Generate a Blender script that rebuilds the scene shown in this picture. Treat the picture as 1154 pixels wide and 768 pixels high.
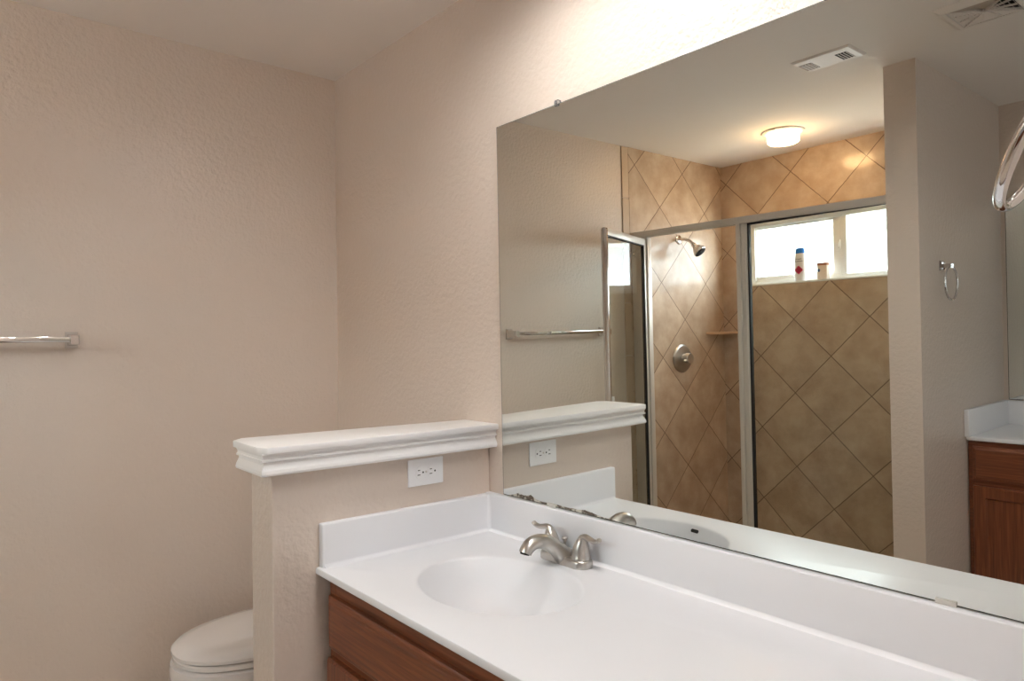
import bpy, bmesh, math, random
from mathutils import Vector, Matrix
random.seed(7)
for o in list(bpy.data.objects): bpy.data.objects.remove(o)
S = bpy.context.scene
COL = S.collection
PI = math.pi

# ------------------------------------------------------------------ camera
CX, CY, CZ = 2.6596, -1.3, 1.3575
YAW, PITCH, ROLL = 0.6977, 0.0044, -0.0113
fw = Vector((-math.cos(YAW)*math.cos(PITCH), math.sin(YAW)*math.cos(PITCH), math.sin(PITCH)))
rt = fw.cross(Vector((0, 0, 1))).normalized(); up = rt.cross(fw)
rr = math.cos(ROLL)*rt + math.sin(ROLL)*up
uu = -math.sin(ROLL)*rt + math.cos(ROLL)*up
cam = bpy.data.cameras.new('camera'); camo = bpy.data.objects.new('camera', cam); COL.objects.link(camo)
cam.sensor_width = 36; cam.lens = 793.1/1154*36; cam.clip_start = 0.02
m = Matrix((rr, uu, -fw)).transposed().to_4x4(); m.translation = (CX, CY, CZ); camo.matrix_world = m
S.camera = camo

# ------------------------------------------------------------------ look
S.view_settings.view_transform = 'Standard'; S.view_settings.look = 'None'
S.view_settings.gamma = 1; S.view_settings.use_curve_mapping = False
EXPOSURE = 0.5
S.view_settings.exposure = EXPOSURE
try:
    S.cycles.use_denoising = True
    S.cycles.max_bounces = 14; S.cycles.diffuse_bounces = 8; S.cycles.glossy_bounces = 8
    S.cycles.transparent_max_bounces = 12; S.cycles.transmission_bounces = 8
    S.cycles.sample_clamp_indirect = 6
    S.cycles.caustics_reflective = False; S.cycles.caustics_refractive = False
except Exception: pass

# ------------------------------------------------------------------ world, sun, window light
SKY = 21.0
DLY = -0.40; BULB = 255.0; BULB_COL = (1.0, 0.99, 0.98)
DRUM = 26.0; DRUM_COL = (1.0, 0.60, 0.28)
DAY = 7.0; DAY_COL = (0.86, 0.93, 1.0)
w = bpy.data.worlds.new('sky'); S.world = w; w.use_nodes = True
bg = w.node_tree.nodes['Background']; bg.inputs[0].default_value = (0.86, 0.93, 1.0, 1); bg.inputs[1].default_value = SKY
pl = bpy.data.lights.new('window_portal', 'AREA'); pl.shape = 'RECTANGLE'; pl.size = 1.22; pl.size_y = 0.42; pl.cycles.is_portal = True
plo = bpy.data.objects.new('window_portal', pl); COL.objects.link(plo)
plo.location = (0.77, -2.98, 1.86); plo.rotation_euler = Vector((0, 1, 0)).to_track_quat('-Z', 'Z').to_euler()
dl = bpy.data.lights.new('added_daylight', 'AREA'); dl.shape = 'RECTANGLE'; dl.size = 1.5; dl.size_y = 1.2; dl.energy = DAY; dl.color = DAY_COL  # unseen area lamp, added for cool light from the bedroom side
dlo = bpy.data.objects.new('added_daylight', dl); COL.objects.link(dlo)
dlo.location = (4.43, -1.75, 1.5); dlo.rotation_euler = Vector((-1, 0, 0)).to_track_quat('-Z', 'Z').to_euler()

# ------------------------------------------------------------------ materials
def lin(r, g, b):
    f = lambda c: (c/255/12.92) if c/255 <= 0.04045 else ((c/255+0.055)/1.055)**2.4
    return (f(r), f(g), f(b), 1)
def mat(name):
    m = bpy.data.materials.new(name); m.use_nodes = True
    return m, m.node_tree.nodes, m.node_tree.links, m.node_tree.nodes['Principled BSDF']
def simple(name, col, rough=0.5, metal=0.0, spec=0.5, bump=None, trans=0.0, coat=0.0, vary=0.0, vscale=8):
    m, n, l, b = mat(name)
    b.inputs['Base Color'].default_value = col; b.inputs['Roughness'].default_value = rough
    b.inputs['Metallic'].default_value = metal; b.inputs['Specular IOR Level'].default_value = spec
    b.inputs['Transmission Weight'].default_value = trans; b.inputs['Coat Weight'].default_value = coat
    tc = n.new('ShaderNodeTexCoord')
    if vary:
        nz = n.new('ShaderNodeTexNoise'); nz.inputs['Scale'].default_value = vscale; nz.inputs['Detail'].default_value = 3
        l.new(tc.outputs['Object'], nz.inputs['Vector'])
        mr = n.new('ShaderNodeMapRange'); mr.inputs[3].default_value = 1-vary; mr.inputs[4].default_value = 1+vary
        l.new(nz.outputs['Fac'], mr.inputs[0])
        mx = n.new('ShaderNodeMixRGB'); mx.blend_type = 'MULTIPLY'; mx.inputs[0].default_value = 1; mx.inputs[1].default_value = col
        l.new(mr.outputs[0], mx.inputs[2]); l.new(mx.outputs[0], b.inputs['Base Color'])
    if bump:
        sc, st, di = bump
        nz = n.new('ShaderNodeTexNoise'); nz.inputs['Scale'].default_value = sc; nz.inputs['Detail'].default_value = 2
        l.new(tc.outputs['Object'], nz.inputs['Vector'])
        bp = n.new('ShaderNodeBump'); bp.inputs['Strength'].default_value = st; bp.inputs['Distance'].default_value = di
        l.new(nz.outputs['Fac'], bp.inputs['Height']); l.new(bp.outputs[0], b.inputs['Normal'])
    return m
M = {}
M['wall'] = simple('orange_peel_beige_paint', lin(211, 197, 184), 0.34, spec=0.5, bump=(62, 0.5, 0.006))
M['ceiling'] = simple('ceiling_paint', lin(236, 230, 224), 0.8, spec=0.2, bump=(70, 0.2, 0.003))
M['trimwhite'] = simple('white_trim_paint', lin(238, 236, 234), 0.35)
M['marble'] = simple('cultured_marble', lin(232, 232, 234), 0.33, spec=0.28, vary=0.01)
M['porcelain'] = simple('porcelain', lin(225, 220, 216), 0.12, coat=0.4)
M['seatplastic'] = simple('seat_plastic', lin(226, 221, 216), 0.22)
M['plastic'] = simple('white_plastic', lin(240, 240, 240), 0.3)
M['darkhole'] = simple('dark_recess', lin(34, 30, 27), 0.8)
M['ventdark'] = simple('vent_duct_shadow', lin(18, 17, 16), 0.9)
M['ventwhite'] = simple('vent_enamel', lin(230, 224, 218), 0.45)
M['ventbrown'] = simple('vent_dim_duct', lin(178, 166, 154), 0.6)  # brown painted in for the dim duct interior behind the slats
M['chrome'] = simple('chrome', lin(225, 225, 226), 0.08, metal=1)
M['brushed'] = simple('brushed_nickel', lin(196, 192, 186), 0.3, metal=1, bump=(300, 0.05, 0.0005))
M['aluminium'] = simple('satin_aluminium', lin(214, 210, 202), 0.4, metal=0.35)
M['gasket'] = simple('black_rubber', lin(26, 25, 25), 0.6)
M['vinyl'] = simple('window_vinyl', lin(232, 234, 234), 0.35)
M['caulk'] = simple('caulk', lin(222, 216, 206), 0.5)
M['stone'] = simple('shelf_tile', lin(196, 164, 132), 0.3, vary=0.12, vscale=30)
M['pan'] = simple('shower_pan', lin(220, 214, 204), 0.35)
M['floor'] = simple('floor_tile', lin(214, 202, 186), 0.4, vary=0.1)
M['siding'] = simple('neighbour_siding', lin(225, 227, 232), 0.8, vary=0.03)
M['roofing'] = simple('neighbour_roof', lin(150, 150, 156), 0.9, vary=0.15)
M['fascia'] = simple('neighbour_fascia', lin(236, 238, 240), 0.6)
M['ground'] = simple('side_yard_ground', lin(190, 182, 168), 0.9, vary=0.1)
M['bottlewhite'] = simple('bottle_white', lin(236, 236, 240), 0.25)
M['capblue'] = simple('cap_blue', lin(20, 110, 205), 0.3)
M['flowerred'] = simple('label_red', lin(205, 45, 90), 0.4)
M['ink'] = simple('label_ink', lin(40, 44, 60), 0.5)
M['boxcream'] = simple('carton_cream', lin(226, 214, 205), 0.5)
M['boxbrown'] = simple('carton_brown', lin(170, 112, 88), 0.5)
M['inkblue'] = simple('label_blue', lin(70, 105, 150), 0.5)

def emis(name, col, st, base=(1, 1, 1, 1)):
    m, n, l, b = mat(name); b.inputs['Base Color'].default_value = base
    b.inputs['Emission Color'].default_value = (*col, 1); b.inputs['Emission Strength'].default_value = st
    return m
M['bulb'] = emis('lit_globe_bulb', BULB_COL, BULB)
M['drum'] = emis('lit_glass_drum', DRUM_COL, DRUM)

def thin_glass(name, tint, r0):
    m, n, l, b = mat(name); n.remove(b)
    out = n['Material Output']
    tr = n.new('ShaderNodeBsdfTransparent'); tr.inputs[0].default_value = tint
    gl = n.new('ShaderNodeBsdfGlossy'); gl.inputs['Roughness'].default_value = 0.01; gl.inputs[0].default_value = (1, 1, 1, 1)
    fr = n.new('ShaderNodeFresnel'); fr.inputs[0].default_value = 1.5
    mu = n.new('ShaderNodeMath'); mu.operation = 'MULTIPLY'; mu.inputs[1].default_value = r0
    # only the face turned to the viewer reflects (the pane is a thin slab)
    ge = n.new('ShaderNodeNewGeometry'); iv = n.new('ShaderNodeMath'); iv.operation = 'SUBTRACT'; iv.inputs[0].default_value = 1.0
    l.new(ge.outputs['Backfacing'], iv.inputs[1]); m2_ = n.new('ShaderNodeMath'); m2_.operation = 'MULTIPLY'
    l.new(fr.outputs[0], m2_.inputs[0]); l.new(iv.outputs[0], m2_.inputs[1]); l.new(m2_.outputs[0], mu.inputs[0])
    mx = n.new('ShaderNodeMixShader'); l.new(mu.outputs[0], mx.inputs[0]); l.new(tr.outputs[0], mx.inputs[1]); l.new(gl.outputs[0], mx.inputs[2])
    l.new(mx.outputs[0], out.inputs[0])
    return m
m, n, l, b = mat('frosted_shade_glass'); b.inputs['Base Color'].default_value = (0.9, 0.9, 0.9, 1); b.inputs['Roughness'].default_value = 0.3
tl = n.new('ShaderNodeBsdfTranslucent'); tl.inputs[0].default_value = (0.85, 0.85, 0.85, 1)
mx = n.new('ShaderNodeMixShader'); mx.inputs[0].default_value = 0.6; l.new(b.outputs[0], mx.inputs[1]); l.new(tl.outputs[0], mx.inputs[2]); l.new(mx.outputs[0], n['Material Output'].inputs[0])
M['shade'] = m
M['glass'] = thin_glass('shower_glass', (0.95, 0.975, 0.96, 1), 1.0)
M['winglass'] = thin_glass('window_glass', (0.97, 0.985, 0.98, 1), 0.8)
M['clear'] = simple('clear_plastic', (0.95, 0.95, 0.95, 1), 0.05, trans=0.85)

def tile_mat(name, axis, s, a0, sb, b0):
    """diagonal square tiles on a wall; axis = the horizontal object axis"""
    m, n, l, b = mat(name)
    tc = n.new('ShaderNodeTexCoord'); sp = n.new('ShaderNodeSeparateXYZ'); l.new(tc.outputs['Object'], sp.inputs[0])
    def mth(op, a, c=None, d=None):
        q = n.new('ShaderNodeMath'); q.operation = op
        for i, v in enumerate((a, c, d)):
            if v is None: continue
            if isinstance(v, (int, float)): q.inputs[i].default_value = v
            else: l.new(v, q.inputs[i])
        return q.outputs[0]
    U, V = sp.outputs[axis], sp.outputs['Z']
    wob = n.new('ShaderNodeTexNoise'); wob.inputs['Scale'].default_value = 40; l.new(tc.outputs['Object'], wob.inputs['Vector'])
    wv = mth('MULTIPLY', mth('SUBTRACT', wob.outputs['Fac'], 0.5), 0.004)
    A = mth('DIVIDE', mth('SUBTRACT', mth('ADD', mth('MULTIPLY', mth('ADD', U, V), 0.70711), wv), a0), s)
    B = mth('DIVIDE', mth('SUBTRACT', mth('ADD', mth('MULTIPLY', mth('SUBTRACT', U, V), 0.70711), wv), b0), sb)
    def edge(t, sz):
        f = mth('ABSOLUTE', mth('SUBTRACT', mth('FRACT', mth('ADD', t, 0.5)), 0.5))
        return mth('MULTIPLY', f, sz)
    d = mth('MINIMUM', edge(A, s), edge(B, sb))
    g = n.new('ShaderNodeMapRange'); g.interpolation_type = 'SMOOTHSTEP'
    g.inputs[1].default_value = 0.0012; g.inputs[2].default_value = 0.0034; l.new(d, g.inputs[0])
    cid = n.new('ShaderNodeCombineXYZ'); l.new(mth('FLOOR', A), cid.inputs[0]); l.new(mth('FLOOR', B), cid.inputs[1])
    wn = n.new('ShaderNodeTexWhiteNoise'); wn.noise_dimensions = '3D'; l.new(cid.outputs[0], wn.inputs['Vector'])
    off = n.new('ShaderNodeVectorMath'); off.operation = 'MULTIPLY_ADD'
    l.new(wn.outputs['Color'], off.inputs[0]); off.inputs[1].default_value = (9, 9, 9); l.new(tc.outputs['Object'], off.inputs[2])
    nz = n.new('ShaderNodeTexNoise'); nz.inputs['Scale'].default_value = 7; nz.inputs['Detail'].default_value = 6; nz.inputs['Roughness'].default_value = 0.62
    l.new(off.outputs[0], nz.inputs['Vector'])
    cr = n.new('ShaderNodeValToRGB'); l.new(nz.outputs['Fac'], cr.inputs[0])
    cr.color_ramp.elements[0].position = 0.33; cr.color_ramp.elements[0].color = lin(174, 150, 127)
    cr.color_ramp.elements[1].position = 0.66; cr.color_ramp.elements[1].color = lin(201, 180, 157)
    tone = n.new('ShaderNodeMapRange'); tone.inputs[3].default_value = 0.93; tone.inputs[4].default_value = 1.05; l.new(wn.outputs['Value'], tone.inputs[0])
    mt = n.new('ShaderNodeMixRGB'); mt.blend_type = 'MULTIPLY'; mt.inputs[0].default_value = 1; l.new(cr.outputs[0], mt.inputs[1]); l.new(tone.outputs[0], mt.inputs[2])
    mg = n.new('ShaderNodeMixRGB'); mg.inputs[1].default_value = lin(112, 88, 68); l.new(g.outputs[0], mg.inputs[0]); l.new(mt.outputs[0], mg.inputs[2])
    l.new(mg.outputs[0], b.inputs['Base Color'])
    b.inputs['Roughness'].default_value = 0.42; b.inputs['Specular IOR Level'].default_value = 0.35; b.inputs['Coat Weight'].default_value = 0.6; b.inputs['Coat Roughness'].default_value = 0.13
    bp = n.new('ShaderNodeBump'); bp.inputs['Strength'].default_value = 0.6; bp.inputs['Distance'].default_value = 0.002
    l.new(g.outputs[0], bp.inputs['Height']); l.new(bp.outputs[0], b.inputs['Normal'])
    return m
M['tile_back'] = tile_mat('diagonal_tile_back', 'X', 0.3165, 1.358, 0.3155, -0.348)
M['tile_left'] = tile_mat('diagonal_tile_left', 'Y', 0.317, -0.640, 0.3205, -2.685)
M['tile_trim'] = simple('bullnose_tile', lin(190, 168, 144), 0.35, vary=0.06, vscale=14)

def wood_mat(name, axis):
    m, n, l, b = mat(name)
    tc = n.new('ShaderNodeTexCoord'); mp = n.new('ShaderNodeMapping'); l.new(tc.outputs['Object'], mp.inputs[0])
    sc = [60, 60, 60]; sc['XYZ'.index(axis)] = 2.2; mp.inputs['Scale'].default_value = sc
    nz = n.new('ShaderNodeTexNoise'); nz.inputs['Scale'].default_value = 2.2; nz.inputs['Detail'].default_value = 8; nz.inputs['Distortion'].default_value = 0.6
    l.new(mp.outputs[0], nz.inputs['Vector'])
    cr = n.new('ShaderNodeValToRGB'); l.new(nz.outputs['Fac'], cr.inputs[0])
    e = cr.color_ramp.elements
    e[0].position = 0.3; e[0].color = lin(96, 52, 30); e[1].position = 0.66; e[1].color = lin(136, 78, 47)
    k = e.new(0.5); k.color = lin(118, 65, 38)
    l.new(cr.outputs[0], b.inputs['Base Color'])
    b.inputs['Roughness'].default_value = 0.36
    bp = n.new('ShaderNodeBump'); bp.inputs['Strength'].default_value = 0.12; bp.inputs['Distance'].default_value = 0.001
    l.new(nz.outputs['Fac'], bp.inputs['Height']); l.new(bp.outputs[0], b.inputs['Normal'])
    return m
M['wood_h'] = wood_mat('oak_stain_horizontal', 'X'); M['wood_v'] = wood_mat('oak_stain_vertical', 'Z')

def mirror_mat(name, damaged):
    m, n, l, b = mat(name); n.remove(b); out = n['Material Output']
    gl = n.new('ShaderNodeBsdfGlossy'); gl.inputs['Roughness'].default_value = 0.0; gl.inputs[0].default_value = (0.83, 0.86, 0.825, 1)
    if damaged:
        tc = n.new('ShaderNodeTexCoord'); sp = n.new('ShaderNodeSeparateXYZ'); l.new(tc.outputs['Object'], sp.inputs[0])
        nz = n.new('ShaderNodeTexNoise'); nz.inputs['Scale'].default_value = 26; nz.inputs['Detail'].default_value = 5; l.new(tc.outputs['Object'], nz.inputs['Vector'])
        def mth(op, a, c):
            q = n.new('ShaderNodeMath'); q.operation = op
            for i, v in enumerate((a, c)):
                if isinstance(v, (int, float)): q.inputs[i].default_value = v
                else: l.new(v, q.inputs[i])
            return q.outputs[0]
        # desilvered height along the lower edge: strongest between x = 0.03 and 0.36 from the left end
        bump_x = n.new('ShaderNodeValToRGB'); l.new(sp.outputs['X'], bump_x.inputs[0])
        e = bump_x.color_ramp.elements; e[0].position = 0.02; e[0].color = (0.0, 0, 0, 1); e[1].position = 0.44; e[1].color = (0.0, 0, 0, 1)
        for p, v in ((0.07, .75), (0.12, 1), (0.16, .35), (0.26, .55), (0.34, .62), (0.38, .3)):
            k = e.new(p); k.color = (v, v, v, 1)
        hgt = mth('ADD', mth('MULTIPLY', mth('MULTIPLY', nz.outputs['Fac'], bump_x.outputs[0]), 0.022), 0.002)
        msk = mth('LESS_THAN', sp.outputs['Z'], hgt)
        nz2 = n.new('ShaderNodeTexNoise'); nz2.inputs['Scale'].default_value = 60; l.new(tc.outputs['Object'], nz2.inputs['Vector'])
        cr = n.new('ShaderNodeValToRGB'); l.new(nz2.outputs['Fac'], cr.inputs[0])
        cr.color_ramp.elements[0].position = 0.42; cr.color_ramp.elements[0].color = lin(100, 90, 80)
        cr.color_ramp.elements[1].position = 0.58; cr.color_ramp.elements[1].color = lin(204, 199, 186)
        df = n.new('ShaderNodeBsdfDiffuse'); l.new(cr.outputs[0], df.inputs[0])
        mx = n.new('ShaderNodeMixShader'); l.new(msk, mx.inputs[0]); l.new(gl.outputs[0], mx.inputs[1]); l.new(df.outputs[0], mx.inputs[2])
        l.new(mx.outputs[0], out.inputs[0])
    else: l.new(gl.outputs[0], out.inputs[0])
    return m
M['mirror'] = mirror_mat('silvered_mirror', True); M['mirror2'] = mirror_mat('silvered_mirror_far', False)
M['glassedge'] = simple('mirror_glass_edge', lin(70, 78, 74), 0.25)

# ------------------------------------------------------------------ helpers
BASE = {}
def box(bm, lo, hi, bev=0.0, seg=2):
    lo, hi = [min(a, b) for a, b in zip(lo, hi)], [max(a, b) for a, b in zip(lo, hi)]
    t = bmesh.new()
    bmesh.ops.create_cube(t, size=1)
    for v in t.verts: v.co = Vector([(lo[i]+hi[i])/2 + v.co[i]*(hi[i]-lo[i]) for i in range(3)])
    if bev: bmesh.ops.bevel(t, geom=list(t.edges), offset=bev, segments=seg, profile=0.5, affect='EDGES')
    merge(bm, t)
def merge(bm, t):
    me = bpy.data.meshes.new('tmp'); t.to_mesh(me); t.free(); bm.from_mesh(me); bpy.data.meshes.remove(me)
def loft(bm, loops, closed=True, cap0=True, cap1=True):
    R = [[bm.verts.new(p) for p in lp] for lp in loops]; k = len(R[0])
    for a, b in zip(R, R[1:]):
        for i in range(k if closed else k-1):
            j = (i+1) % k; bm.faces.new((a[i], a[j], b[j], b[i]))
    if cap0: bm.faces.new(R[0][::-1])
    if cap1: bm.faces.new(R[-1])
    return R
def frame_of(d):
    d = Vector(d).normalized(); a = Vector((0, 0, 1)) if abs(d.z) < 0.9 else Vector((1, 0, 0))
    u = d.cross(a).normalized(); return d, u, d.cross(u).normalized()
def lathe(bm, c, axis, prof, n=32, cap0=True, cap1=True):
    d, u, v = frame_of(axis); c = Vector(c)
    loft(bm, [[c + d*h + (u*math.cos(2*PI*i/n) + v*math.sin(2*PI*i/n))*max(r, 1e-4) for i in range(n)] for r, h in prof], True, cap0, cap1)
def tube(bm, pts, rad, n=16, flat=1.0, side=None):
    """swept tube; rad scalar or list; flat squashes along the second axis"""
    pts = [Vector(p) for p in pts]; k = len(pts)
    rad = rad if isinstance(rad, (list, tuple)) else [rad]*k
    loops = []; u = None
    for i, p in enumerate(pts):
        t = (pts[min(i+1, k-1)] - pts[max(i-1, 0)]).normalized()
        if u is None:
            u = (Vector(side) - t*t.dot(Vector(side))).normalized() if side else frame_of(t)[1]
        else: u = (u - t*t.dot(u)).normalized()
        v = t.cross(u); r = rad[i]
        ru, rv = (r if not isinstance(r, tuple) else r[0]), (r*flat if not isinstance(r, tuple) else r[1])
        loops.append([p + u*ru*math.cos(2*PI*j/n) + v*rv*math.sin(2*PI*j/n) for j in range(n)])
    loft(bm, loops)
def spline(pts, n=8):
    P = [Vector(p) for p in pts]; P = [2*P[0]-P[1]] + P + [2*P[-1]-P[-2]]; out = []
    for i in range(1, len(P)-2):
        for s in range(n):
            t = s/n; a, b, c, d = P[i-1], P[i], P[i+1], P[i+2]
            out.append(0.5*((2*b) + (c-a)*t + (2*a-5*b+4*c-d)*t*t + (3*b-a-3*c+d)*t**3))
    out.append(P[-2]); return out
def torus(bm, c, n, R, r, N=64, K=14):
    d, u, v = frame_of(n); c = Vector(c); loops = []
    for i in range(N+1):
        a = 2*PI*i/N; e = u*math.cos(a) + v*math.sin(a)
        loops.append([c + e*(R + r*math.cos(2*PI*j/K)) + d*r*math.sin(2*PI*j/K) for j in range(K)])
    loft(bm, loops, True, False, False); bmesh.ops.remove_doubles(bm, verts=bm.verts, dist=1e-6)
def prism(bm, poly, axis, a, b, bev=0.0):
    """extrude a polygon (2 coords, the other axes in order) along axis from a to b"""
    ax = 'xyz'.index(axis); ot = [i for i in range(3) if i != ax]
    def P(q, h):
        v = [0, 0, 0]; v[ax] = h; v[ot[0]], v[ot[1]] = q; return Vector(v)
    t = bmesh.new(); loft(t, [[P(q, a) for q in poly], [P(q, b) for q in poly]])
    if bev: bmesh.ops.bevel(t, geom=list(t.edges), offset=bev, segments=2, profile=0.5, affect='EDGES')
    merge(bm, t)
def obj(name, bm, mt, parent=None, smooth=False, base=None, kind=None):
    bmesh.ops.recalc_face_normals(bm, faces=bm.faces)
    b = Vector(BASE[parent.name]) if parent else Vector(base or (0, 0, 0))
    for v in bm.verts: v.co -= b
    me = bpy.data.meshes.new(name); bm.to_mesh(me); bm.free()
    o = bpy.data.objects.new(name, me); COL.objects.link(o)
    me.materials.append(M[mt])
    if smooth:
        for p in me.polygons: p.use_smooth = True
        me.set_sharp_from_angle(angle=math.radians(38))
    if parent: o.parent = parent; BASE[o.name] = tuple(b)
    else: o.location = b; BASE[o.name] = tuple(b)
    if kind: o['kind'] = kind
    return o
def thing(name, label, cat, loc, group=None):
    o = bpy.data.objects.new(name, None); COL.objects.link(o); o.location = loc; o.empty_display_size = 0.05
    o['label'] = label; o['category'] = cat
    if group: o['group'] = group
    BASE[o.name] = tuple(loc); return o
def part(name, fn, mt, parent, smooth=True, label=None, kind=None):
    bm = bmesh.new(); fn(bm); o = obj(name, bm, mt, parent, smooth, kind=kind)
    if label: o['label'] = label
    return o
def struct(name, fn, mt, parent=None, smooth=False):
    bm = bmesh.new(); fn(bm); return obj(name, bm, mt, parent, smooth, kind=None if parent else 'structure')

# ------------------------------------------------------------------ room shell
YS = -2.77          # shower back wall
YN = -2.80          # nook back wall
XR, ZC = 4.5, 2.44
struct('floor', lambda b: box(b, (-0.12, -3.0, -0.1), (XR+0.12, 0.12, 0)), 'floor')
struct('ceiling', lambda b: box(b, (-0.12, -3.0, ZC), (XR+0.12, 0.12, ZC+0.12)), 'ceiling')
struct('wall_back', lambda b: box(b, (0, 0, 0), (XR, 0.12, ZC)), 'wall')
struct('wall_left', lambda b: box(b, (-0.12, -2.97, 0), (0, 0.12, ZC)), 'wall')
WX0, WX1, WZ0, WZ1 = 0.165, 1.37, 1.657, 2.062
def shower_back(b):
    for lo, hi in (((-0.0, 0), (WX0, ZC)), ((WX1, 0), (1.436, ZC)), ((WX0, 0), (WX1, WZ0)), ((WX0, WZ1), (WX1, ZC))):
        box(b, (lo[0], -2.97, lo[1]), (hi[0], YS, hi[1]))
struct('wall_shower_back', shower_back, 'tile_back')
struct('wall_shower_left', lambda b: box(b, (0, YS, 0), (0.006, -1.852, ZC)), 'tile_left')
def bullnose(b):
    z = 0
    while z < ZC:
        z1 = min(z+0.3, ZC) if z else 0.045
        box(b, (0, -1.850, z+0.0015), (0.007, -1.793, z1-0.0015), 0.0025); z = z1
struct('trim_1', bullnose, 'tile_trim')
struct('wall_stub', lambda b: box(b, (1.436, -2.97, 0), (1.558, -1.772, ZC)), 'wall')
struct('wall_nook', lambda b: box(b, (1.558, -2.97, 0), (XR, YN, ZC)), 'wall')
struct('wall_wing', lambda b: box(b, (2.56, -0.80, 0), (2.68, 0, ZC)), 'wall')
# bedroom-side wall; its unseen window is added to house the cool area lamp
def wall_right(b):
    y0, y1, z0, z1 = -2.5, -1.0, 0.9, 2.1
    for lo, hi in (((-2.97, 0), (y0, ZC)), ((y1, 0), (0.12, ZC)), ((y0, 0), (y1, z0)), ((y0, z1), (y1, ZC))):
        box(b, (XR, lo[0], lo[1]), (XR+0.12, hi[0], hi[1]))
struct('wall_right', wall_right, 'wall')
def win2(b):
    box(b, (XR+0.03, -2.5, 0.9), (XR+0.10, -2.45, 2.1)); box(b, (XR+0.03, -1.05, 0.9), (XR+0.10, -1.0, 2.1))
    box(b, (XR+0.03, -2.45, 0.9), (XR+0.10, -1.05, 0.95)); box(b, (XR+0.03, -2.45, 2.05), (XR+0.10, -1.05, 2.1)); box(b, (XR+0.03, -1.78, 0.95), (XR+0.10, -1.72, 2.05))
w2 = struct('window_added', win2, 'vinyl')
part('blind', lambda b: [box(b, (XR+0.112, -2.5, 0.9+i*0.05), (XR+0.116, -1.0, 0.948+i*0.05)) for i in range(24)], 'trimwhite', w2, False)
struct('wall_half', lambda b: box(b, (0.862, -0.662, 0), (0.998, 0, 1.07), 0.004), 'wall')
# ledge on the half wall: cap slab with clipped corners over a crown moulding
def ledge(b):
    prism(b, [(0.818, -0.672), (0.850, -0.703), (1.014, -0.703), (1.044, -0.690), (1.044, 0.0), (0.88, 0.0)], 'z', 1.105, 1.122, 0.003)
led = struct('trim_2', ledge, 'trimwhite', smooth=True)
prof = [(0.0, 1.052), (0.031, 1.052), (0.0365, 1.054), (0.038, 1.059), (0.0365, 1.066), (0.033, 1.073), (0.030, 1.079), (0.0295, 1.084), (0.031, 1.086), (0.036, 1.0868), (0.036, 1.091), (0.033, 1.093), (0.033, 1.098), (0.036, 1.104), (0.036, 1.106)]
def crown(b):
    loft(b, [[Vector((0.862-0.05*o, 0, z)), Vector((0.862-0.05*o, -0.662-o, z)), Vector((0.998+o, -0.662-o, z)), Vector((0.998+o, 0, z))] for o, z in prof], True, True, True)
part('crown_moulding', crown, 'trimwhite', led, False)
struct('shower_curb', lambda b: box(b, (0, -1.93, 0), (1.436, -1.80, 0.11), 0.008), 'tile_trim')['kind'] = 'structure'

# shower window: sliding unit in the tiled opening
def win_frame(b):
    y0, y1 = -2.90, -2.835
    box(b, (WX0, y0, WZ0), (0.205, y1, WZ1), 0.003); box(b, (1.33, y0, WZ0), (WX1, y1, WZ1), 0.003)
    box(b, (0.205, y0, WZ0), (1.33, y1, WZ0+0.028), 0.003); box(b, (0.205, y0, 2.022), (1.33, y1, WZ1), 0.003)
    box(b, (0.752, y0+0.004, WZ0+0.028), (0.787, y1-0.004, 2.022), 0.003)
w1 = struct('window_1', win_frame, 'vinyl', smooth=True)
def sash(b):
    y0, y1 = -2.872, -2.846
    for lo, hi in (((0.19, 1.683), (0.211, 2.03)), ((0.705, 1.68), (0.7525, 2.03)), ((0.211, 1.68), (0.705, 1.708)), ((0.211, 2.008), (0.705, 2.03))):
        box(b, (lo[0], y0, lo[1]), (hi[0], y1, hi[1]), 0.002)
part('sliding_sash', sash, 'vinyl', w1)
part('sill', lambda b: box(b, (WX0+0.001, -2.84, WZ0-0.010), (WX1-0.001, YS+0.002, WZ0+0.0005), 0.0015), 'vinyl', w1)
part('pane', lambda b: box(b, (0.205, -2.862, 1.70), (0.715, -2.858, 2.015)), 'winglass', w1, False)
part('pane', lambda b: box(b, (0.787, -2.872, 1.683), (1.332, -2.868, 2.024)), 'winglass', w1, False)
part('latch', lambda b: (box(b, (0.734, -2.846, 1.83), (0.752, -2.832, 1.885), 0.003), box(b, (0.738, -2.832, 1.845), (0.748, -2.824, 1.87), 0.002)), 'vinyl', w1)
part('sticker', lambda b: box(b, (0.29, -2.8352, 2.030), (0.372, -2.8338, 2.048)), 'plastic', w1, False, 'small white rectangular sticker')

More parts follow.
